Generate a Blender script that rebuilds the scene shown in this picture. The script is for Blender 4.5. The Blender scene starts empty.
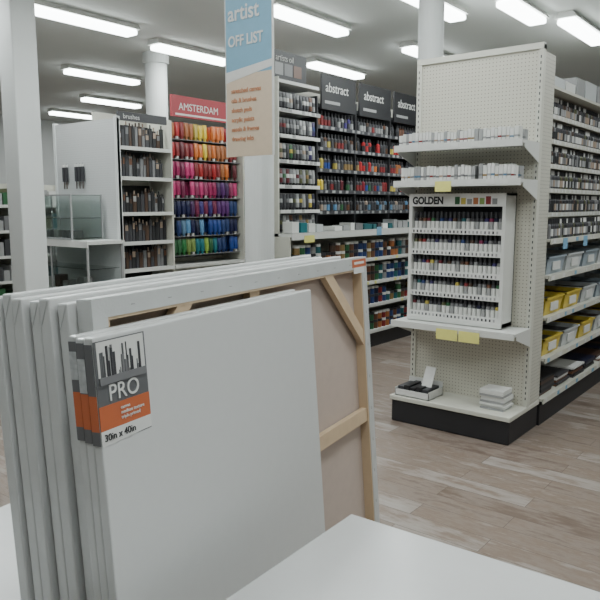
import bpy, math, random
from mathutils import Vector, Matrix
random.seed(7)
S=bpy.context.scene
def lin(c):
    return tuple(((v/255)/12.92 if v/255<=.04045 else ((v/255+.055)/1.055)**2.4) for v in c)+(1,)
MC={}
def mat(name,rgb,rough=.5,metal=0,var=.06,scale=30,coat=0,emis=0,trans=0,bump=0):
    if name in MC: return MC[name]
    m=bpy.data.materials.new(name); m.use_nodes=True
    N=m.node_tree.nodes; L=m.node_tree.links; b=N['Principled BSDF']
    c=lin(rgb)
    b.inputs['Base Color'].default_value=c
    b.inputs['Roughness'].default_value=rough; b.inputs['Metallic'].default_value=metal
    b.inputs['Coat Weight'].default_value=coat
    if trans: b.inputs['Transmission Weight'].default_value=trans
    if emis:
        b.inputs['Emission Color'].default_value=c; b.inputs['Emission Strength'].default_value=emis
    if var>0 and not emis and not trans:
        tc=N.new('ShaderNodeTexCoord'); nz=N.new('ShaderNodeTexNoise'); nz.inputs['Scale'].default_value=scale
        mr=N.new('ShaderNodeMapRange'); mr.inputs['To Min'].default_value=1-var; mr.inputs['To Max'].default_value=1+var
        mx=N.new('ShaderNodeVectorMath'); mx.operation='SCALE'; mx.inputs[0].default_value=c[:3]
        L.new(tc.outputs['Object'],nz.inputs['Vector']); L.new(nz.outputs['Fac'],mr.inputs['Value'])
        L.new(mr.outputs[0],mx.inputs['Scale']); L.new(mx.outputs[0],b.inputs['Base Color'])
        if bump:
            bp=N.new('ShaderNodeBump'); bp.inputs['Strength'].default_value=bump; bp.inputs['Distance'].default_value=.002
            n2=N.new('ShaderNodeTexNoise'); n2.inputs['Scale'].default_value=scale*12
            L.new(tc.outputs['Object'],n2.inputs['Vector'])
            L.new(n2.outputs['Fac'],bp.inputs['Height']); L.new(bp.outputs[0],b.inputs['Normal'])
    MC[name]=m; return m
def pegmat(name,rgb,hor,pitch=.025,r=.15,dark=.35):
    m=bpy.data.materials.new(name); m.use_nodes=True
    N=m.node_tree.nodes; L=m.node_tree.links; b=N['Principled BSDF']; b.inputs['Roughness'].default_value=.5
    tc=N.new('ShaderNodeTexCoord'); sp=N.new('ShaderNodeSeparateXYZ'); L.new(tc.outputs['Object'],sp.inputs[0])
    def cell(o):
        a=N.new('ShaderNodeMath'); a.operation='DIVIDE'; a.inputs[1].default_value=pitch; L.new(o,a.inputs[0])
        f=N.new('ShaderNodeMath'); f.operation='FRACT'; L.new(a.outputs[0],f.inputs[0])
        s=N.new('ShaderNodeMath'); s.operation='SUBTRACT'; s.inputs[1].default_value=.5; L.new(f.outputs[0],s.inputs[0])
        q=N.new('ShaderNodeMath'); q.operation='POWER'; q.inputs[1].default_value=2
        ab=N.new('ShaderNodeMath'); ab.operation='ABSOLUTE'; L.new(s.outputs[0],ab.inputs[0]); L.new(ab.outputs[0],q.inputs[0]); return q.outputs[0]
    ad=N.new('ShaderNodeMath'); ad.operation='ADD'; L.new(cell(sp.outputs[hor]),ad.inputs[0]); L.new(cell(sp.outputs['Z']),ad.inputs[1])
    lt=N.new('ShaderNodeMath'); lt.operation='LESS_THAN'; lt.inputs[1].default_value=r*r; L.new(ad.outputs[0],lt.inputs[0])
    mx=N.new('ShaderNodeMix'); mx.data_type='RGBA'; c=lin(rgb)
    mx.inputs['A'].default_value=c; mx.inputs['B'].default_value=(c[0]*dark,c[1]*dark,c[2]*dark,1)
    L.new(lt.outputs[0],mx.inputs['Factor']); L.new(mx.outputs['Result'],b.inputs['Base Color'])
    return m
# ---------- materials
white=mat('white_metal',(206,207,203),.4,var=.03)
cream=mat('cream_metal',(198,197,186),.45,var=.03)
wallm=mat('wall_paint',(196,198,197),.8,var=.04,scale=2)
ceilm=mat('ceiling_paint',(208,211,208),.9,var=.05,scale=1.2)
colm=mat('column_paint',(204,207,206),.6,var=.03,scale=3)
black=mat('black_plastic',(34,34,37),.5)
dark=mat('dark_grey',(57,57,61),.5)
grey=mat('mid_grey',(114,114,116),.5)
pegX=pegmat('pegboard_cream',(194,191,178),'X')
pegXl=pegmat('pegboard_white',(190,192,192),'X',dark=.75)
pegY=pegmat('pegboard_side',(188,186,175),'Y')
canv=mat('primed_canvas',(202,203,202),.42,var=.02,scale=40,coat=.25,bump=.15)
canvedge=mat('primed_canvas_edge',(192,194,193),.35,var=.1,scale=14,coat=.4,bump=.2)
canvshade=mat('shrink_wrap_seam',(180,182,182),.3,var=.06,scale=20,coat=.4)
linen=mat('raw_linen',(182,166,155),.85,var=.06,scale=25,bump=.3)
pine=mat('pine_wood',(200,176,146),.6,var=.1,scale=18)
tabm=mat('table_laminate',(200,201,201),.22,var=.02)
paper=mat('paper_white',(210,210,207),.6)
yel=mat('tag_yellow',(222,218,126),.6)
blu=mat('tag_blue',(120,165,195),.6)
lampm=mat('lamp_glow',(244,252,251),.5,emis=13)
glass=mat('glass_pane',(225,235,232),.05,trans=1)
RGB=dict(red=(190,30,35),orange=(225,110,35),yellow=(232,200,40),pink=(215,50,120),magenta=(170,25,90),purple=(95,40,120),
 violet=(60,45,130),blue=(30,70,160),navy=(25,30,80),teal=(20,120,130),green=(35,125,60),olive=(100,105,50),brown=(95,60,40),
 sienna=(140,75,40),ochre=(180,135,60),skin=(205,170,140),silver=(160,161,161),lime=(140,180,60),crimson=(140,20,40),sky=(90,150,200))
def desat(c,k,d):
    l=.3*c[0]+.59*c[1]+.11*c[2]; return tuple((v*(1-k)+l*k)*d for v in c)
C={k:mat('paint_'+k,desat(v,.16,.94),.4) for k,v in RGB.items()}
D={k:mat('muted_'+k,desat(v,.34,.8),.45) for k,v in RGB.items()}
# ---------- mesh builder
class MB:
    def __init__(s): s.v=[];s.f=[];s.mi=[];s.mats=[]
    def m(s,mt):
        if mt not in s.mats: s.mats.append(mt)
        return s.mats.index(mt)
    def hexa(s,p,mt):
        b=len(s.v); s.v+=p; k=s.m(mt)
        for f in ((0,3,2,1),(4,5,6,7),(0,1,5,4),(1,2,6,5),(2,3,7,6),(3,0,4,7)):
            s.f.append(tuple(b+i for i in f)); s.mi.append(k)
    def box(s,x0,x1,y0,y1,z0,z1,mt):
        s.hexa([(x0,y0,z0),(x1,y0,z0),(x1,y1,z0),(x0,y1,z0),(x0,y0,z1),(x1,y0,z1),(x1,y1,z1),(x0,y1,z1)],mt)
    def rings(s,rs,mts,n=10,cap=True):
        b=len(s.v)
        for (cx,cy,z,rx,ry) in rs:
            for i in range(n):
                a=2*math.pi*i/n; s.v.append((cx+rx*math.cos(a),cy+ry*math.sin(a),z))
        for j in range(len(rs)-1):
            k=s.m(mts[j])
            for i in range(n):
                s.f.append((b+j*n+i,b+j*n+(i+1)%n,b+(j+1)*n+(i+1)%n,b+(j+1)*n+i)); s.mi.append(k)
        if cap:
            s.f.append(tuple(b+i for i in range(n))[::-1]); s.mi.append(s.m(mts[0]))
            s.f.append(tuple(b+(len(rs)-1)*n+i for i in range(n))); s.mi.append(s.m(mts[-1]))
    def cyl(s,x,y,z0,z1,r,mt,n=12): s.rings([(x,y,z0,r,r),(x,y,z1,r,r)],[mt],n)
    def bottle(s,x,y,z,r,h,body,cap,label=None,n=8):
        l=label or body
        s.rings([(x,y,z,r,r),(x,y,z+.14*h,r,r),(x,y,z+.5*h,r,r),(x,y,z+.66*h,r,r),(x,y,z+.76*h,r*.5,r*.5),(x,y,z+.761*h,r*.58,r*.58),(x,y,z+h,r*.5,r*.5)],
                [body,l,body,body,cap,cap],n)
    def jar(s,x,y,z,r,h,body,lid,n=9):
        s.rings([(x,y,z,r,r),(x,y,z+.72*h,r,r),(x,y,z+.73*h,r*1.06,r*1.06),(x,y,z+h,r*1.04,r*1.04)],[body,lid,lid],n)
    def tube(s,x,y,z,r,h,body,cap,band,top=None,alongy=True,n=8):
        def e(t,zz,w): 
            return (x,y,zz,(r*t if alongy else w),(w if alongy else r*t))
        s.rings([(x,y,z,r*.55,r*.55),(x,y,z+.16*h,r*.6,r*.6),e(.95,z+.17*h,r*.95),e(.9,z+.45*h,r),e(.7,z+.68*h,r*1.05),e(.12,z+.97*h,r*1.12),e(.12,z+h,r*1.12)],
                [cap,body,body,band,body,top or paper],n)
    def build(s,name,parent=None,bevel=0,smooth=False):
        me=bpy.data.meshes.new(name); me.from_pydata(s.v,[],s.f)
        for m in s.mats: me.materials.append(m)
        me.polygons.foreach_set('material_index',s.mi)
        if smooth: me.polygons.foreach_set('use_smooth',[True]*len(s.f))
        me.update()
        o=bpy.data.objects.new(name,me); S.collection.objects.link(o)
        if parent:
            o.parent=parent; o.location=-Vector(parent.location)
        if bevel:
            b=o.modifiers.new('bevel','BEVEL'); b.width=bevel; b.segments=2; b.limit_method='ANGLE'
        return o
def empty(name,loc):
    o=bpy.data.objects.new(name,None); o.location=loc; o.empty_display_size=.1; S.collection.objects.link(o); return o
def text(name,body,size,loc,rot,mt,parent=None,rel=False,sx=1,align='LEFT',bold=0):
    c=bpy.data.curves.new(name,'FONT'); c.body=body; c.size=size; c.extrude=.0008; c.align_x=align; c.offset=bold
    o=bpy.data.objects.new(name,c); S.collection.objects.link(o); c.materials.append(mt)
    o.rotation_euler=rot; o.scale=(sx,1,1)
    if parent:
        o.parent=parent; o.location=Vector(loc) if rel else Vector(loc)-Vector(parent.location)
    else: o.location=loc
    return o
RX=(math.radians(90),0,math.radians(90))   # faces +x
RYm=(math.radians(90),0,0)                 # faces -y
# ---------- room
X0,X1,Y0,Y1,H=-15,4.5,-4,13,3.6
fm=bpy.data.materials.new('plank_floor'); fm.use_nodes=True
N=fm.node_tree.nodes; L=fm.node_tree.links; b=N['Principled BSDF']; b.inputs['Roughness'].default_value=.38
tc=N.new('ShaderNodeTexCoord')
br=N.new('ShaderNodeTexBrick'); br.offset=.37; br.inputs['Scale'].default_value=1
br.inputs['Brick Width'].default_value=1.2; br.inputs['Row Height'].default_value=.15; br.inputs['Mortar Size'].default_value=.0015; br.inputs['Mortar Smooth'].default_value=.1
br.inputs['Color1'].default_value=(0,0,0,1); br.inputs['Color2'].default_value=(1,1,1,1); br.inputs['Mortar'].default_value=(.5,.5,.5,1)
L.new(tc.outputs['Object'],br.inputs['Vector'])
av=N.new('ShaderNodeVectorMath'); av.operation='MULTIPLY_ADD'; av.inputs[1].default_value=(7,3,0)
L.new(br.outputs['Color'],av.inputs[0]); L.new(tc.outputs['Object'],av.inputs[2])
mp=N.new('ShaderNodeMapping'); mp.inputs['Scale'].default_value=(1.9,7,1); L.new(av.outputs[0],mp.inputs['Vector'])
nz=N.new('ShaderNodeTexNoise'); nz.inputs['Scale'].default_value=2.0; nz.inputs['Detail'].default_value=7; nz.inputs['Roughness'].default_value=.68; L.new(mp.outputs[0],nz.inputs['Vector'])
mix=N.new('ShaderNodeMix'); mix.data_type='FLOAT'; mix.inputs['Factor'].default_value=.74
L.new(br.outputs['Color'],mix.inputs['A']); L.new(nz.outputs['Fac'],mix.inputs['B'])
cr=N.new('ShaderNodeValToRGB'); L.new(mix.outputs[0],cr.inputs['Fac'])
e=cr.color_ramp.elements; e[0].position=.22; e[0].color=lin((96,82,73)); e[1].position=.78; e[1].color=lin((160,154,148))
for p,c in ((.36,(110,95,85)),(.45,(132,120,111)),(.53,(123,107,95)),(.62,(146,137,130))):
    k=cr.color_ramp.elements.new(p); k.color=lin(c)
mm=N.new('ShaderNodeMix'); mm.data_type='RGBA'; mm.inputs['B'].default_value=lin((86,75,68))
L.new(br.outputs['Fac'],mm.inputs['Factor']); L.new(cr.outputs[0],mm.inputs['A']); L.new(mm.outputs['Result'],b.inputs['Base Color'])
def slab(name,a,mt):
    m=MB(); m.box(*a,mt); return m.build(name)
slab('floor',(X0,X1,Y0,Y1,-.1,0),fm)
slab('ceiling',(X0,X1,Y0,Y1,H,H+.1),ceilm)
slab('wall_left',(X0-.1,X0,Y0,Y1,0,H),wallm)
slab('wall_right',(X1,X1+.1,Y0,Y1,0,H),wallm)
slab('wall_back',(X0,X1,Y1,Y1+.1,0,H),wallm)
slab('wall_front',(X0,X1,Y0-.1,Y0,0,H),wallm)
slab('baseboard_left',(X0,X0+.015,Y0,Y1,0,.12),dark)
slab('baseboard_back',(X0+.015,X1,Y1-.015,Y1,0,.12),dark)
# ---------- columns
def column(x,y,r,n=28,name='round_column'):
    m=MB(); m.rings([(x,y,0,r*1.12,r*1.12),(x,y,.12,r*1.12,r*1.12),(x,y,.121,r,r),(x,y,H-.14,r,r),(x,y,H-.139,r*1.18,r*1.18),(x,y,H,r*1.18,r*1.18)],[colm]*5,n)
    return m.build(name,smooth=False)
column(-7.36,6.19,.145); column(-2.68,5.05,.1); column(-4.2,4.7,.135)
m=MB(); px,py=-6.04,3.47; a=.122
m.box(px-a,px+a,py-a,py+a,0,H,colm); m.box(px-a-.015,px+a+.015,py-a-.015,py+a+.015,0,.12,grey)
m.build('square_column',bevel=.012)
# ---------- lights
def fixture(x,y,Ln=1.25,w=.19,p=22.5):
    e=empty('fluorescent_light',(x,y,H))
    m=MB(); m.hexa([(x-w*.6,y-Ln/2-.03,H-.06),(x+w*.6,y-Ln/2-.03,H-.06),(x+w*.6,y+Ln/2+.03,H-.06),(x-w*.6,y+Ln/2+.03,H-.06),
      (x-w*.4,y-Ln/2-.03,H),(x+w*.4,y-Ln/2-.03,H),(x+w*.4,y+Ln/2+.03,H),(x-w*.4,y+Ln/2+.03,H)],white); m.build('housing',e)
    m=MB(); m.box(x-w/2,x+w/2,y-Ln/2,y+Ln/2,H-.12,H-.06,lampm); m.build('diffuser',e,bevel=.02)
    l=bpy.data.lights.new('lamp','AREA'); l.shape='RECTANGLE'; l.size=w; l.size_y=Ln; l.energy=p; l.color=(.93,.99,.985)
    o=bpy.data.objects.new('lamp',l); S.collection.objects.link(o); o.parent=e; o.location=(0,0,-.13)
for x,y,Ln in [(-6.45,4.45,1.3),(-6.45,2.9,1.3),(-6.76,6.3,1.25),(-4.6,5.95,1.25),(-8.95,6.5,1.25),(-11.05,8.2,1.25),(-13.2,8.85,1.2),(-3.3,6.25,1.1),
   (-2.45,8.2,1.25),(-5.9,8.3,1.2),(-4.4,8.25,1.1),(-2.7,7.0,.9),(-4.5,3.6,1.25),(-4.5,1.3,1.25),(-2.3,3.7,1.25),(-2.3,1.6,1.25),(-2.3,-.8,1.25),
   (-.2,5.0,1.25),(-.2,2.6,1.25),(-.2,.2,1.25),(1.9,5,1.25),(1.9,1.5,1.25),(-9,3.5,1.25),(-.2,8,1.25),(-11,4,1.25)]:
    fixture(x,y,Ln)
# ---------- hanging sign
e=empty('hanging_sale_sign',(-2.71,2.96,2.4))
sb=mat('sign_blue',(122,166,190),.5); sc=mat('sign_cream',(204,186,164),.6); so=mat('sign_orange',(196,136,102),.6)
m=MB(); x0,x1=-2.885,-2.535
m.box(x0,x1,2.95,2.96,1.88,2.34,sc); m.box(x0,x1,2.95,2.96,2.34,2.92,sb)
m.hexa([(x0,2.949,2.30),(x1,2.949,2.36),(x1,2.95,2.36),(x0,2.95,2.30),(x0,2.949,2.36),(x1,2.949,2.40),(x1,2.95,2.40),(x0,2.95,2.36)],paper)
m.box(x1,x1+.006,2.948,2.962,1.88,2.92,paper); m.box(x0-.006,x0,2.948,2.962,1.88,2.92,paper)
m.build('board',e)
m=MB(); m.cyl(x0+.05,2.955,2.92,H,.004,grey,6); m.cyl(x1-.05,2.955,2.92,H,.004,grey,6); m.build('hangers',e)
text('headline','OFF LIST',.082,(x0+.02,2.947,2.5),RYm,paper,e,sx=.85,bold=.002)
text('headline','artist',.12,(x0+.02,2.947,2.64),RYm,paper,e,sx=.95,bold=.002)
for i,t in enumerate(['stretched canvas','oils & brushes','sketch pads','acrylic paints','easels & frames','drawing inks']):
    text('line',t,.036,(x0+.04,2.947,2.24-i*.054),RYm,so,e,sx=.95,bold=.0006)
# ---------- shelf helpers (facing +x)
def tags(mb,x,y0,y1,z,facing='x',step=.16,cols=None):
    y=y0+.04
    while y<y1-.06:
        c=random.choice(cols or [paper,paper,paper,yel])
        w=random.uniform(.035,.06)
        if facing=='x': mb.box(x,x+.002,y,y+w,z,z+.028,c)
        else: mb.box(y,y+w,x-.002,x,z,z+.028,c)
        y+=step*random.uniform(.7,1.4)
def shelfX(mb,xb,xf,y0,y1,z,mt=white,lip=.035):
    mb.box(xb,xf,y0,y1,z-.018,z,mt); mb.box(xf-.004,xf+.006,y0,y1,z-lip,z+.004,mt)
# ---------- RIGHT ENDCAP
ex0,ex1,yf,yb=-2.54,-1.615,4.28,4.60
e=empty('endcap_display_gondola',((ex0+ex1)/2,4.5,0))
m=MB(); m.box(ex0+.01,ex1-.01,yf+.015,4.84,0,.165,black); m.build('kick_base',e,bevel=.01)
m=MB(); m.box(ex0,ex1,yf,4.84,.165,.2,cream); m.build('base_deck',e,bevel=.006)
m=MB(); m.box(ex0+.04,ex1-.03,yb,yb+.02,.2,2.63,pegX); m.build('pegboard_panel',e)
m=MB(); m.box(ex0,ex0+.04,yb-.01,yb+.04,.2,2.64,cream)
m.box(ex1-.03,ex1,yb-.01,yb+.04,.2,2.64,cream); m.box(ex0,ex1,yb-.012,yb+.04,2.61,2.65,cream)
for k in range(60):
    z=.25+k*.039; m.box(ex1-.019,ex1-.012,yb-.0115,yb-.01,z,z+.018,dark); m.box(ex0+.015,ex0+.022,yb-.0115,yb-.01,z,z+.018,dark)
m.build('uprights',e)
m=MB(); m.box(ex1-.022,ex1-.004,yb+.04,4.84,.2,2.6,pegY); m.build('side_panel',e)
m=MB()
for z in (.76,1.765,2.01):
    m.box(ex0,ex1,yf+.01,yb-.01,z-.02,z,white); m.box(ex0,ex1,yf,yf+.012,z-.04,z+.005,white)
    for xx in (ex0,ex1-.004):
        m.hexa([(xx,yf+.05,z-.045),(xx+.004,yf+.05,z-.045),(xx+.004,yb-.01,z-.13),(xx,yb-.01,z-.13),(xx,yf+.05,z-.02),(xx+.004,yf+.05,z-.02),(xx+.004,yb-.01,z-.02),(xx,yb-.01,z-.02)],white)
m.build('shelves',e)
m=MB()
tags(m,yf,ex0,ex1,1.735,'y',.12,[paper]); tags(m,yf,ex0,ex1,1.98,'y',.12,[paper])
m.box(-2.21,-2.09,yf-.004,yf-.002,1.69,1.76,yel); m.box(-2.17,-2.01,yf-.004,yf-.002,.67,.745,yel); m.box(-2.0,-1.85,yf-.004,yf-.002,.67,.745,yel)
m.build('price_tags',e)
m=MB()
boxc=[paper,paper,paper,white,C['silver'],paper]
tip=[D['sky'],D['red'],grey,C['silver'],grey,C['silver'],D['skin'],grey,D['ochre']]
for z,h in ((2.01,.085),(1.765,.1)):
    x=ex0+.03
    while x<ex1-.05:
        w=random.choice([.022,.026,.03]) 
        if not (z<1.8 and random.random()<.06):
            for r in range(2):
                yy=yf+.02+r*.1; hh=h*random.uniform(.85,1.05)
                m.box(x,x+w*.88,yy,yy+.07,z,z+hh,random.choice(boxc))
                m.box(x,x+w*.88,yy-.001,yy+.03,z+hh*.25,z+hh*.38,random.choice(tip))
        x+=w
m.build('boxed_paint_tubes',e)
# paint display cabinet
gx0,gx1,gy=-2.475,-1.75,4.40
g=empty('acrylic_paint_display',((gx0+gx1)/2,4.5,.76))
m=MB(); zt=1.68
m.box(gx0,gx0+.025,gy,yb-.012,.765,zt,white); m.box(gx1-.025,gx1,gy,yb-.012,.765,zt,white)
m.box(gx0,gx1,gy,yb-.012,zt-.02,zt,white); m.box(gx0,gx1,yb-.03,yb-.013,.765,zt,dark)
m.box(gx0,gx1,gy-.002,gy+.012,1.59,zt,paper); m.box(gx0,gx1,gy-.002,yb-.02,.765,.80,white)
m.build('cabinet',g,bevel=.003)
m=MB(); rows=[.83,.98,1.13,1.28,1.43]
for z in rows:
    m.box(gx0+.025,gx1-.025,gy+.012,yb-.03,z-.01,z,white); m.box(gx0+.025,gx1-.025,gy+.004,gy+.012,z-.032,z+.006,paper)
    x=gx0+.035
    while x<gx1-.05: m.box(x,x+.012,gy+.003,gy+.004,z-.024,z-.006,random.choice([C['silver'],grey,dark])); x+=.0286
m.build('cabinet_shelves',g)
m=MB(); hues=['crimson','red','brown','yellow','ochre','brown','sienna','olive','green','teal','blue','navy','violet','silver','magenta','navy']
for ri,z in enumerate(rows):
    n=20
    for i in range(n):
        x=gx0+.045+i*(gx1-gx0-.09)/(n-1)
        hc=random.choice([D[hues[(i+ri*7+random.randint(0,2))%len(hues)]],D[hues[(i+ri*5)%len(hues)]],grey,dark]); r_=.0148; h=.122
        lab=random.choice([paper,paper,C['silver'],white])
        for r in range(2):
            y=gy+.035+r*.05
            m.rings([(x,y,z,r_,r_),(x,y,z+.46*h,r_,r_),(x,y,z+.60*h,r_,r_),(x,y,z+.66*h,r_*.6,r_*.6),(x,y,z+.661*h,r_*.82,r_*.82),(x,y,z+h,r_*.74,r_*.74)],
                    [lab,hc,hc,black,black],8)
m.build('paint_bottles',g)
text('title','GOLDEN',.07,(gx0+.03,gy-.004,1.608),RYm,black,g,sx=.85,bold=.003)
m=MB()
for i,c in enumerate(['green','yellow','silver','orange','lime','red','silver']): m.box(gx0+.36+i*.045,gx0+.395+i*.045,gy-.004,gy-.002,1.605,1.64+random.random()*.02,D[c])
m.build('header_pictures',g)
# items on deck
e2=empty('open_display_box',(-2.36,4.43,.2)); bx0,bx1,by0,by1=-2.505,-2.225,4.30,4.52
m=MB(); m.box(bx0,bx1,by0,by1,.2,.206,paper); m.box(bx0,bx0+.006,by0,by1,.2,.26,paper); m.box(bx1-.006,bx1,by0,by1,.2,.26,paper)
m.box(bx0,bx1,by0,by0+.006,.2,.25,paper); m.box(bx0,bx1,by1-.006,by1,.2,.3,paper); m.build('tray',e2)
m=MB()
for i in range(5): m.box(bx0+.015+i*.05,bx0+.058+i*.05,by0+.02,by1-.02,.206,.27+.01*(i%2),black if i%4 else dark)
m.hexa([(bx0+.17,by0+.09,.275),(bx0+.25,by0+.09,.275),(bx0+.25,by0+.10,.275),(bx0+.17,by0+.10,.275),(bx0+.17,by0+.16,.41),(bx0+.25,by0+.16,.41),(bx0+.25,by0+.17,.41),(bx0+.17,by0+.17,.41)],paper)
m.build('paint_pads',e2)
m=MB(); z=.2
for i in range(9):
    o=random.uniform(-.006,.006); m.box(-1.87+o,-1.70+o,4.38+o,4.54+o,z,z+.014,paper if i%3 else C['silver']); z+=.0155
m.build('leaflet_stack')
# ---------- RIGHT RUN
rx0,rx1,ry0,ry1=-2.53,-1.595,4.85,9.5
e=empty('shelving_gondola',(-2.06,7.2,0))
m=MB(); m.box(rx0+.02,rx1-.02,ry0,ry1,0,.15,black); m.build('kick_base',e)
m=MB(); m.box(-2.05,-2.03,ry0,ry1,.15,2.42,pegY)
y=ry0
while y<ry1+.01:
    m.box(-2.07,-2.01,y,y+.03,.15,2.44,cream); y+=.92
m.build('back_panel',e)
m=MB()
for z in (.2,.5,.8,1.1,1.36):
    shelfX(m,-2.03,rx1,ry0,ry1,z,cream); m.box(-2.49,-2.05,ry0,ry1,z-.018,z,cream)
up=[1.54,1.72,1.90,2.08,2.26]
for z in up: shelfX(m,-2.03,-1.74,ry0,ry1,z,cream,.03)
m.box(-2.5,-1.68,ry0,ry1,2.42,2.44,cream)
m.build('shelves',e)
m=MB()
for z in (.17,.47,.77,1.07,1.33): tags(m,rx1+.006,ry0,ry1,z,'x',.22,[paper,paper,blu])
for z in up: tags(m,-1.734,ry0,ry1,z-.025,'x',.09,[paper])
for y in (5.1,5.6): m.box(rx1+.008,rx1+.01,y,y+.1,1.28,1.36,blu)
m.build('price_tags',e)
m=MB()
for z in [1.36]+up:
    xf=-1.63 if z<1.4 else -1.775
    y=ry0+.04
    while y<8.6:
        w=random.choice([.032,.036,.04])
        m.bottle(xf,y+w/2,z,w*.44,.14,random.choice([dark,grey,dark,black,D['brown'],D['olive'],dark]),random.choice([black,black,paper]),random.choice([grey,paper,C['silver'],D['skin'],black]))
        m.bottle(xf-.06,y+w/2,z,w*.44,.14,dark,black)
        y+=w+.004
m.build('bottled_mediums',e)
ybin=mat('bin_yellow',(208,184,70),.4); bbin=mat('bin_grey',(150,162,172),.4); wbin=mat('bin_white',(192,196,197),.35)
m=MB()
def bin_(mb,x0,x1,y0,y1,z,h,mt,fill):
    i=.02
    mb.hexa([(x0+i,y0+i,z),(x0+i+.01,y0+i,z),(x0+i+.01,y1-i,z),(x0+i,y1-i,z),(x0,y0,z+h),(x0+.01,y0,z+h),(x0+.01,y1,z+h),(x0,y1,z+h)],mt)
    mb.hexa([(x1-i-.01,y0+i,z),(x1-i,y0+i,z),(x1-i,y1-i,z),(x1-i-.01,y1-i,z),(x1-.01,y0,z+h),(x1,y0,z+h),(x1,y1,z+h),(x1-.01,y1,z+h)],mt)
    mb.hexa([(x0+i,y0+i,z),(x1-i,y0+i,z),(x1-i,y0+i+.01,z),(x0+i,y0+i+.01,z),(x0,y0,z+h),(x1,y0,z+h),(x1,y0+.01,z+h),(x0,y0+.01,z+h)],mt)
    mb.hexa([(x0+i,y1-i-.01,z),(x1-i,y1-i-.01,z),(x1-i,y1-i,z),(x0+i,y1-i,z),(x0,y1-.01,z+h),(x1,y1-.01,z+h),(x1,y1,z+h),(x0,y1,z+h)],mt)
    mb.box(x0+.02,x1-.02,y0+.02,y1-.02,z+.002,z+h*.75,fill)
    mb.box(x0-.005,x1+.008,y0-.005,y0+.012,z+h-.012,z+h,mt); mb.box(x1-.006,x1+.008,y0-.005,y1+.005,z+h-.012,z+h,mt)
for z,seq in ((.5,[ybin,wbin,ybin,wbin,ybin,ybin]),(.8,[ybin,ybin,wbin,bbin,wbin,bbin]),(1.1,[bbin,wbin,bbin,wbin,bbin,wbin])):
    y=ry0+.05; k=0
    while y<8.2:
        bin_(m,-1.98,rx1-.03,y,y+.4,z,.13,seq[k%6],random.choice([dark,D['brown'],grey])); 
        m.box(rx1-.035,rx1-.028,y+.12,y+.28,z+.03,z+.09,paper); y+=.44; k+=1
m.build('storage_bins',e)
m=MB(); y=ry0+.05
while y<8.2:
    z=.2
    for i in range(random.randint(4,9)):
        o=random.uniform(-.02,.02); t=random.uniform(.012,.022)
        m.box(-1.95,rx1-.03+o,y+.01,y+.3+o,z,z+t,random.choice([black,dark,paper,D['brown'],D['sienna'],D['navy']])); z+=t
    y+=.36
m.build('sketch_pads',e)
m=MB(); y=ry0+.05
while y<8.4:
    w=random.uniform(.18,.32); m.box(-2.3,-1.74,y,y+w,2.44,2.44+random.uniform(.08,.17),random.choice([paper,wbin,C['silver']])); y+=w+.03
m.build('stock_boxes',e)
# ---------- MIDDLE RUN
my0,my1=4.97,8.9
e=empty('paint_aisle_gondola',(-4.3,6.9,0))
m=MB(); m.box(-4.70,-4.08,my0+.02,my1,0,.16,black); m.build('kick_base',e)
m=MB(); m.box(-4.62,-4.60,my0,my1,.16,2.8,cream)
m.box(-4.60,-4.2,my0,my0+.015,1.3,2.78,cream); m.box(-4.6,-4.06,my0,my0+.015,.16,1.3,cream)
m.box(-4.598,-4.59,my0+.02,5.70,1.33,2.76,dark)
ys=[my0,5.71,6.42,7.15,7.9,8.88]
for y in ys[1:]: m.box(-4.6,-4.3,y-.01,y+.01,1.33,2.7,black)
m.build('frame',e)
m=MB()
for z in (.2,.5,.76,1.02): shelfX(m,-4.6,-4.06,my0,my1,z,white)
m.box(-4.6,-4.04,my0,my1,1.30,1.33,white); m.box(-4.04,-4.03,my0,my1,1.27,1.335,white)
m.build('shelves',e)
m=MB()
for z in (1.55,1.79,2.03,2.27,2.51): shelfX(m,-4.6,-4.26,my0+.015,5.70,z,paper,.03)
m.box(-4.598,-4.59,5.72,my1,1.33,2.7,black)
for z in (1.52,1.74,1.96,2.18,2.40):
    m.box(-4.59,-4.3,5.72,my1,z-.012,z,black); m.box(-4.305,-4.298,5.72,my1,z-.02,z+.02,dark)
m.build('rack_shelves',e)
m=MB()
for z in (.17,.47,.73,.99): tags(m,-4.054,my0,my1,z,'x',.12,[paper,paper,paper,yel])
for y in (5.15,): m.box(-4.028,-4.026,y,y+.16,1.24,1.31,yel)
for y in (6.45,8.2): m.box(-4.028,-4.026,y,y+.1,1.27,1.36,blu)
for z in (1.55,1.79,2.03,2.27,2.51): tags(m,-4.254,my0,5.7,z-.025,'x',.07,[paper,C['silver']])
for z in (1.52,1.74,1.96,2.18,2.40): tags(m,-4.298,5.72,my1,z-.014,'x',.12,[C['silver'],grey])
m.build('price_tags',e)
pal=['brown','sienna','ochre','yellow','orange','red','crimson','green','blue','navy','violet','silver','olive','skin']
m=MB()
for z in (1.34,1.55,1.79,2.03,2.27,2.51):
    y=my0+.06
    while y<5.66:
        for r in range(2):
            m.tube(-4.31-r*.1,y,z,.021,.165,random.choice([D[random.choice(pal)],C['silver'],dark,dark,grey]),random.choice([black,black,dark]),random.choice([grey,C['silver'],paper,dark,D[random.choice(pal)]]),grey)
        y+=.052
m.build('oil_paint_tubes',e)
m=MB()
rowpal=[['silver','sky','brown','green','sienna','skin'],['yellow','orange','red','crimson','green','blue'],['red','orange','yellow','crimson','ochre','blue'],['yellow','ochre','green','brown','red','orange'],['sienna','red','brown','violet','silver','silver']]
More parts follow.
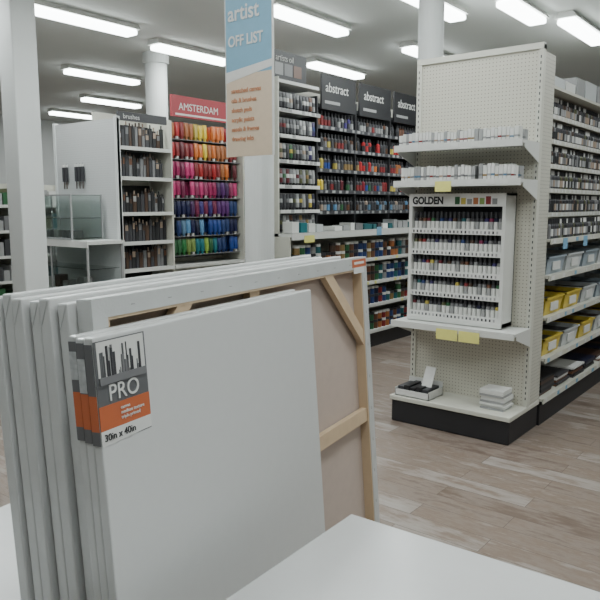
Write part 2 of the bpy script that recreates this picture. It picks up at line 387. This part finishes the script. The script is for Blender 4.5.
for ri,z in enumerate((1.52,1.74,1.96,2.18,2.40)):
    y=5.78; c=C[rowpal[ri][0]]
    while y<8.8:
        if random.random()<.55: c=(C if random.random()<.4 else D)[random.choice(rowpal[ri])]
        if random.random()>.07:
            m.bottle(-4.35,y,z,.026,.17,c if random.random()<.25 else dark,black,random.choice([black,dark,c,c,c,grey]))
        m.bottle(-4.45,y,z,.026,.17,dark,black)
        y+=.062
m.build('acrylic_paint_bottles',e)
m=MB()
for z in (.2,.5,.76,1.02):
    y=my0+.08
    while y<8.8:
        c=D[random.choice(['brown','orange','red','blue','green','teal','ochre','sienna','navy','silver'])]
        m.jar(-4.12,y,z,.038,.1,c,random.choice([paper,black,dark])); m.jar(-4.22,y,z,.038,.1,c,grey)
        if random.random()<.7: m.jar(-4.12,y,z+.102,.036,.09,c,random.choice([paper,black,paper]))
        y+=.085
m.build('paint_jars',e)
m=MB()
y=5.75
while y<8.6:
    w=random.uniform(.06,.16); h=random.uniform(.04,.1)
    m.box(-4.25,-4.1,y,y+w,1.335,1.335+h,random.choice([dark,paper,C['silver'],black,D['teal'],grey])); y+=w+.03
for i,c in enumerate([paper,C['teal'],paper,wbin]): m.box(-4.2,-4.08,5.03+i*.13,5.13+i*.13,1.335,1.44-.01*i,c)
m.build('counter_stock',e)
m=MB(); m.box(-4.3,-4.28,my0+.02,5.5,2.78,3.04,black); m.box(-4.6,-4.27,my0,5.7,2.75,2.78,paper)
for (a,b_) in ((5.76,6.38),(6.46,7.12),(7.2,7.86),(7.95,8.85)): m.box(-4.3,-4.28,a,b_,2.6,2.93,black); m.box(-4.6,-4.28,a,b_,2.58,2.6,black)
m.build('header_boards',e)
m=MB()
for i in range(3): m.box(-4.279,-4.277,my0+.05+i*.14,my0+.17+i*.14,2.82,2.93,[D['silver'],grey,D['sienna']][i])
for a in (5.78,6.5,7.22): m.box(-4.279,-4.277,a+.03,a+.3,2.64,2.67,C['silver'])
m.build('header_art',e)
for a in (5.82,6.54,7.28): text('header_text','abstract',.135,(-4.277,a,2.76),RX,paper,e,sx=.95)
text('header_text','artists oil',.08,(-4.277,my0+.06,2.95),RX,paper,e,sx=.9)
# ---------- LEFT RUN
e=empty('brush_and_paint_gondola',(-6.5,6.2,0))
ly0,ly1=4.5,8.6
m=MB(); m.box(-7.1,-6.03,ly0-.38,ly1,0,.15,black); m.build('kick_base',e)
m=MB(); m.box(-7.15,-6.0,ly0,ly0+.03,.15,2.5,pegXl); m.build('end_panel',e)
m=MB(); m.box(-7.17,-7.13,ly0-.01,ly0+.04,.15,2.52,colm); m.box(-6.04,-6.0,ly0-.01,ly0+.04,.15,2.52,colm)
m.box(-6.47,-6.45,ly0+.03,ly1,.15,2.6,cream)
for y in (5.27,6.46,7.5,8.58): m.box(-6.45,-6.05,y,y+.02,.15,2.55,cream)
m.build('frame',e)
m=MB()
m.box(-7.25,-5.92,ly0-.46,ly0-.01,.15,.19,white); m.box(-7.25,-5.92,ly0-.46,ly0-.01,1.2,1.235,white); m.box(-7.2,-5.94,ly0-.44,ly0-.01,.68,.70,white)
m.box(-7.25,-5.92,ly0-.47,ly0-.46,1.17,1.24,paper)
m.box(-7.2,-5.98,ly0-.012,ly0-.004,.7,1.2,wbin)
for z in (.2,.55,.9,1.2,1.52,1.9,2.22): shelfX(m,-6.45,-6.04,ly0+.04,5.27,z,white)
for z in (.3,.6,.9): shelfX(m,-6.45,-6.04,5.29,ly1,z,white)
m.build('shelves',e)
m=MB(); gx=[-7.2,-6.25]; g0,g1=ly0-.42,ly0-.05
for z in (1.25,1.46,1.70): m.box(gx[0],gx[1],g0,g1,z,z+.006,glass)
for x in gx: m.box(x-.003,x+.003,g0,g1,1.257,1.70,glass)
m.box(gx[0],gx[1],g0-.004,g0,1.257,1.70,glass)
m.box(-7.2,-5.97,ly0-.45,ly0-.445,.72,1.18,glass)
m.box(-7.2,-5.97,ly0-.4,ly0-.05,.94,.946,glass)
m.build('glass_panes',e)
m=MB()
for x in gx:
    for y in (g0,g1): m.box(x-.008,x+.008,y-.008,y+.008,1.235,1.71,C['silver'])
for z in (1.25,1.7): m.box(gx[0],gx[1],g0-.008,g0+.004,z-.006,z+.01,C['silver'])
for x in (-7.22,-6.6,-5.95):
    m.box(x-.01,x+.01,ly0-.46,ly0-.44,.19,1.2,C['silver'])
for x in (-7.22,-5.95): m.box(x-.01,x+.01,ly0-.04,ly0-.02,.19,1.2,C['silver'])
m.build('case_trim',e)
m=MB()
for i in range(7): m.box(-7.1+i*.15,-7.0+i*.15,ly0-.3,ly0-.2,.705,.78+.03*(i%3),random.choice([grey,C['silver'],paper,D['brown']]))
for i in range(5): m.box(-7.1+i*.16,-7.02+i*.16,ly0-.3,ly0-.2,1.257,1.33,random.choice([C['silver'],paper,grey]))
m.build('case_stock',e)
m=MB()
for x in (-6.98,-6.93,-6.74,-6.68,-6.62): 
    m.box(x,x+.04,ly0-.035,ly0-.015,1.86,2.02,dark); m.box(x,x+.04,ly0-.037,ly0-.014,2.02,2.05,paper); m.cyl(x+.02,ly0-.025,1.78,1.86,.006,D['brown'],6); m.cyl(x+.02,ly0-.02,2.05,2.06,.004,grey,6)
m.build('hanging_brush_packs',e)
m=MB()
for z in (.2,.55,.9,1.2,1.52,1.9,2.22):
    m.box(-6.44,-6.43,ly0+.05,5.26,z,z+.30 if z<2.2 else z+.27,black)
    y=ly0+.07
    while y<5.22:
        h=random.uniform(.16,.24); c=random.choice([black,dark,dark,grey,D['brown']])
        w=random.uniform(.03,.05)
        m.box(-6.16,-6.14,y,y+w,z,z+h,c)
        if random.random()<.6: m.box(-6.139,-6.137,y+.004,y+w-.004,z+h*.6,z+h*.9,random.choice([D['skin'],grey,C['silver'],D['sienna'],D['brown']]))
        m.cyl(-6.15,y+w/2,z+h,z+h+.04,.008,random.choice([D['brown'],D['skin'],black]),6)
        y+=w+.008
m.build('brush_packs',e)
m=MB(); rows2=[['red','orange','yellow','yellow','orange','orange','red'],['crimson','red','orange','yellow','orange','red'],['magenta','pink','red','red','orange','crimson'],
  ['magenta','pink','pink','magenta','purple','pink'],['navy','purple','violet','magenta','purple','blue'],['blue','sky','navy','teal','blue','navy'],['green','lime','teal','green','blue','blue'],['brown','sienna','dark']]
m.box(-6.44,-6.42,5.3,6.46,.95,2.6,dark); m.box(-6.44,-6.42,6.48,ly1,.95,2.6,dark)
for ri in range(7):
    z=2.36-ri*.225
    m.box(-6.42,-6.1,5.3,ly1,z-.01,z-.002,grey)
    n=15
    for i in range(n):
        y=5.36+i*.0735; pr=rows2[ri]; kk=max(0,min(len(pr)-1,int(i*len(pr)/n)+random.choice([0,0,0,0,1,-1]))); c=random.choice([C,D])[pr[kk]]
        if random.random()<.06: continue
        for r in range(2): m.tube(-6.13-r*.1,y,z,.031,.2-random.random()*.015,c,random.choice([paper,c,c]),c,random.choice([c,c,grey]))
    for i in range(15):
        y=6.55+i*.0645
        m.bottle(-6.13,y,z,.028,.19,D[random.choice(pal)],black)
m.build('squeeze_paint_tubes',e)
redh=mat('header_red',(156,54,62),.5)
m=MB(); m.box(-6.08,-6.05,5.3,6.25,2.6,2.84,redh); m.box(-6.08,-6.05,4.56,5.22,2.49,2.58,dark); m.box(-6.05,-6.048,5.35,6.2,2.62,2.64,paper); m.build('header_boards',e)
text('header_text','AMSTERDAM',.115,(-6.047,5.4,2.68),RX,paper,e,sx=.95)
text('header_text','brushes',.07,(-6.047,4.62,2.51),RX,paper,e)
# ---------- far left run
e=empty('stock_shelving',(-9.3,4.6,0))
m=MB(); m.box(-9.6,-9.02,3.2,6,0,.15,black); m.box(-9.6,-9.58,3.2,6,.15,1.9,cream)
for y in (3.2,4.1,5.05,5.97): m.box(-9.58,-9.1,y,y+.03,.15,1.9,cream)
for z in (.2,.55,.9,1.25,1.6): shelfX(m,-9.58,-9.02,3.2,6,z,white)
m.build('frame',e)
m=MB()
for z in (.2,.55,.9,1.25,1.6):
    y=3.27
    while y<5.85:
        w=random.uniform(.07,.14); m.box(-9.4,-9.08,y,y+w,z,z+random.uniform(.12,.25),random.choice([D['green'],D['olive'],grey,dark,paper,C['silver'],D['teal']])); y+=w+.02
m.build('boxed_stock',e)
# ---------- FOREGROUND canvases
TH=math.radians(8.8); ORG=Vector((-.981,.669,0)); LE=math.radians(-4.1)
def place(o,x,y,z,lean=LE,yaw=0):
    v=Matrix.Rotation(TH,3,'Z')@Vector((x,y,0))
    o.location=(ORG.x+v.x,ORG.y+v.y,z); o.rotation_euler=(0,lean,TH+yaw)
ZB=.36
def canvas(name,x,y,w,h,th,yaw=0):
    m=MB(); m.box(-th,0,0,w,0,h,canvedge); 
    k=m.m(canv); m.mi[3]=k
    o=m.build(name,bevel=.0035); place(o,x,y,ZB+.003,yaw=yaw)
    f=MB()
    f.hexa([(-th*.9,-.001,h-.05),(-th*.85,-.001,h-.05),(-th*.85,0,h-.05),(-th*.9,0,h-.05),(-th*.15,-.001,h-.004),(-th*.1,-.001,h-.004),(-th*.1,0,h-.004),(-th*.15,0,h-.004)],canvshade)
    c=f.build('corner_fold'); c.parent=o; c.location=(0,0,0)
    return o
lb_grey=mat('label_grey',(96,97,99),.3); lb_pic=mat('label_picture',(175,178,179),.3,var=.5,scale=60); lb_or=mat('label_orange',(186,100,64),.3)
def child(mb,name,par):
    o=mb.build(name); o.parent=par; o.location=(0,0,0); return o
ths=.02
for i in range(3):
    o=canvas('stretched_canvas',.0726-.0235*i,[0,.004,.008][i],.765+[.01,0,0][i],1.016-[0,.004,.002][i],ths,yaw=0)
    h=1.016
    m=MB()
    m.box(-ths+.001,-.001,-.0022,-.001,h-.012-.09,h-.012,lb_grey); m.box(-ths+.001,-.001,-.0022,-.001,h-.165,h-.102,lb_or); m.box(-ths+.001,-.001,-.0022,-.001,h-.19,h-.165,lb_grey)
    if i==1: m.box(-ths+.001,-.001,-.0028,-.0022,h-.10,h-.04,lb_pic)
    if i==2: m.box(-ths+.001,-.001,-.0028,-.0022,h-.08,h-.03,lb_pic)
    child(m,'edge_label',o)
    if i==0:
        m=MB()
        def q(y0,y1,z0,z1,mt,x=.0008,s=0):
            m.hexa([(0,y0,z0),(x,y0,z0),(x,y1,z0+s),(0,y1,z0+s),(0,y0,z1),(x,y0,z1),(x,y1,z1),(0,y1,z1)],mt)
        q(0,.125,h-.19,h-.008,lb_grey)
        q(.006,.121,h-.08,h-.01,paper,.0012)
        for t in range(26):
            yy=.008+random.random()*.1; zz=h-.08; hh=random.uniform(.01,.062)
            q(yy,yy+random.uniform(.001,.005),zz,zz+hh,random.choice([dark,lb_grey,grey,C['silver']]),.0014+.0001*t)
        q(.006,.121,h-.085,h-.072,grey,.0046)
        q(0,.125,h-.165,h-.122,lb_or,.0014)
        q(0,.125,h-.192,h-.165,paper,.0014,s=.004)
        child(m,'paper_label',o)
        text('label_text','PRO',.042,(.0018,.024,h-.116),RX,paper,o,rel=True,sx=.95)
        text('label_text','30in x 40in',.018,(.002,.006,h-.184),RX,black,o,rel=True,sx=.95)
        text('label_text','canvas\nmedium texture\ntriple primed',.009,(.0018,.05,h-.136),RX,paper,o,rel=True)
# back-facing big canvas
W,HB,T=1.22,1.067,.036
m=MB()
m.box(-T,-T+.003,0,W,0,HB,linen)
bw=.042
m.box(-T+.003,-.001,.002,bw,.002,HB-.002,pine); m.box(-T+.003,-.001,W-bw,W-.002,.002,HB-.002,pine)
m.box(-T+.003,-.001,bw,W-bw,.002,bw,pine); m.box(-T+.003,-.001,bw,W-bw,HB-bw,HB-.002,pine)
o=m.build('stretched_canvas_back_view'); place(o,.0035,.07,ZB+.003); big=o
m=MB(); k=.0015; fo=.036
m.box(-T-.001,.001,-k,.002,0,HB,canvedge); m.box(-T-.001,.001,W-.002,W+k,0,HB,canvedge)
m.box(-T-.001,.001,0,W,HB-.002,HB+k,canvedge); m.box(-T-.001,.001,0,W,-k,.002,canvedge)
for (a,b_,c,d) in ((0,fo,0,HB),(W-fo,W,0,HB),(fo,W-fo,0,fo),(fo,W-fo,HB-fo,HB)): m.box(-.001,.0012,a,b_,c,d,canvedge)
child(m,'folded_fabric',o)
m=MB()
for z in [HB*.1+i_*.11 for i_ in range(9)]: m.box(.0012,.002,W-.02,W-.0185,z,z+.01,C['silver'])
for y in [.1+i_*.11 for i_ in range(10)]: m.box(.0012,.002,y,y+.01,HB-.02,HB-.0185,C['silver'])
child(m,'staples',o)
m=MB(); c=.2; d=.04
def brace(y,z,sy,sz):
    pts=[(y,z-sz*c),(y+sy*c,z),(y+sy*(c+d*1.3),z),(y,z-sz*(c+d*1.3))]
    xs=(-.024,-.003)
    m.hexa([(xs[0],)+p for p in pts]+[(xs[1],)+p for p in pts],pine)
i=bw
brace(i,HB-i,1,1); brace(W-i,HB-i,-1,1)
m.box(-.026,-.006,bw,W-bw,HB*.5-.022,HB*.5+.022,pine); m.box(-.028,-.008,W*.45-.022,W*.45+.022,bw,HB-bw,pine)
child(m,'braces',o)
m=MB(); m.box(.0012,.002,W-.11,W-.004,HB-.03,HB-.004,lb_or); m.box(.0012,.0022,W-.1,W-.02,HB-.05,HB-.03,paper); m.box(.0012,.0024,W-.095,W-.02,HB-.02,HB-.012,paper)
child(m,'price_sticker',o)
for k in range(1,7):
    o=canvas('stretched_canvas',.0035-.041-.0345*(k-1),.05+[0,.0,-.012,-.006,-.018,-.012,-.02][k],1.22-[0,.02,0,.04,.0,.02,.01][k],HB+[0,-.006,.002,-.006,-.002,.004,-.004][k],.028,yaw=0)
# plinth
m=MB(); m.box(-.262,.1,-.1,1.42,.10,.358,white); m.box(-.24,.08,-.06,1.38,0,.10,dark)
o=m.build('canvas_plinth',bevel=.004); place(o,0,0,0,lean=0)
def tablemesh(x0,x1,y0,y1,z,name,skirt=.0):
    m=MB(); m.box(x0,x1,y0,y1,z-.035,z,tabm)
    i=.03; s=.045
    for x in (x0+i,x1-i-s):
        for y in (y0+i,y1-i-s): m.box(x,x+s,y,y+s,0,z-.035,white)
    m.box(x0+i,x1-i,y0+i,y0+i+.02,z-.1,z-.035,white); m.box(x0+i,x1-i,y1-i-.02,y1-i,z-.1,z-.035,white)
    m.box(x0+i,x0+i+.02,y0+i,y1-i,z-.1,z-.035,white); m.box(x1-i-.02,x1-i,y0+i,y1-i,z-.1,z-.035,white)
    m.box(x0+i,x1-i,y0+i,y1-i,.14,.165,white)
    return m.build(name,bevel=.004)
o=tablemesh(-.78,-.27,-.5,1.25,.75,'display_table'); place(o,0,0,0,lean=0)
o=tablemesh(0,1.2,-.9,0,.85,'display_table'); o.location=(-.884,1.318,0); o.rotation_euler=(0,0,math.radians(2))
# ---------- world & camera
w=bpy.data.worlds.new('world'); S.world=w; w.use_nodes=True
w.node_tree.nodes['Background'].inputs[0].default_value=(.7,.75,.8,1); w.node_tree.nodes['Background'].inputs[1].default_value=.3
cd=bpy.data.cameras.new('camera'); cam=bpy.data.objects.new('camera',cd); S.collection.objects.link(cam)
cd.sensor_width=36; cd.lens=36*680/600; cd.clip_start=.02
cam.location=(0,0,1.6); cam.rotation_euler=(math.radians(90-7.95),0,math.radians(38.4))
S.camera=cam
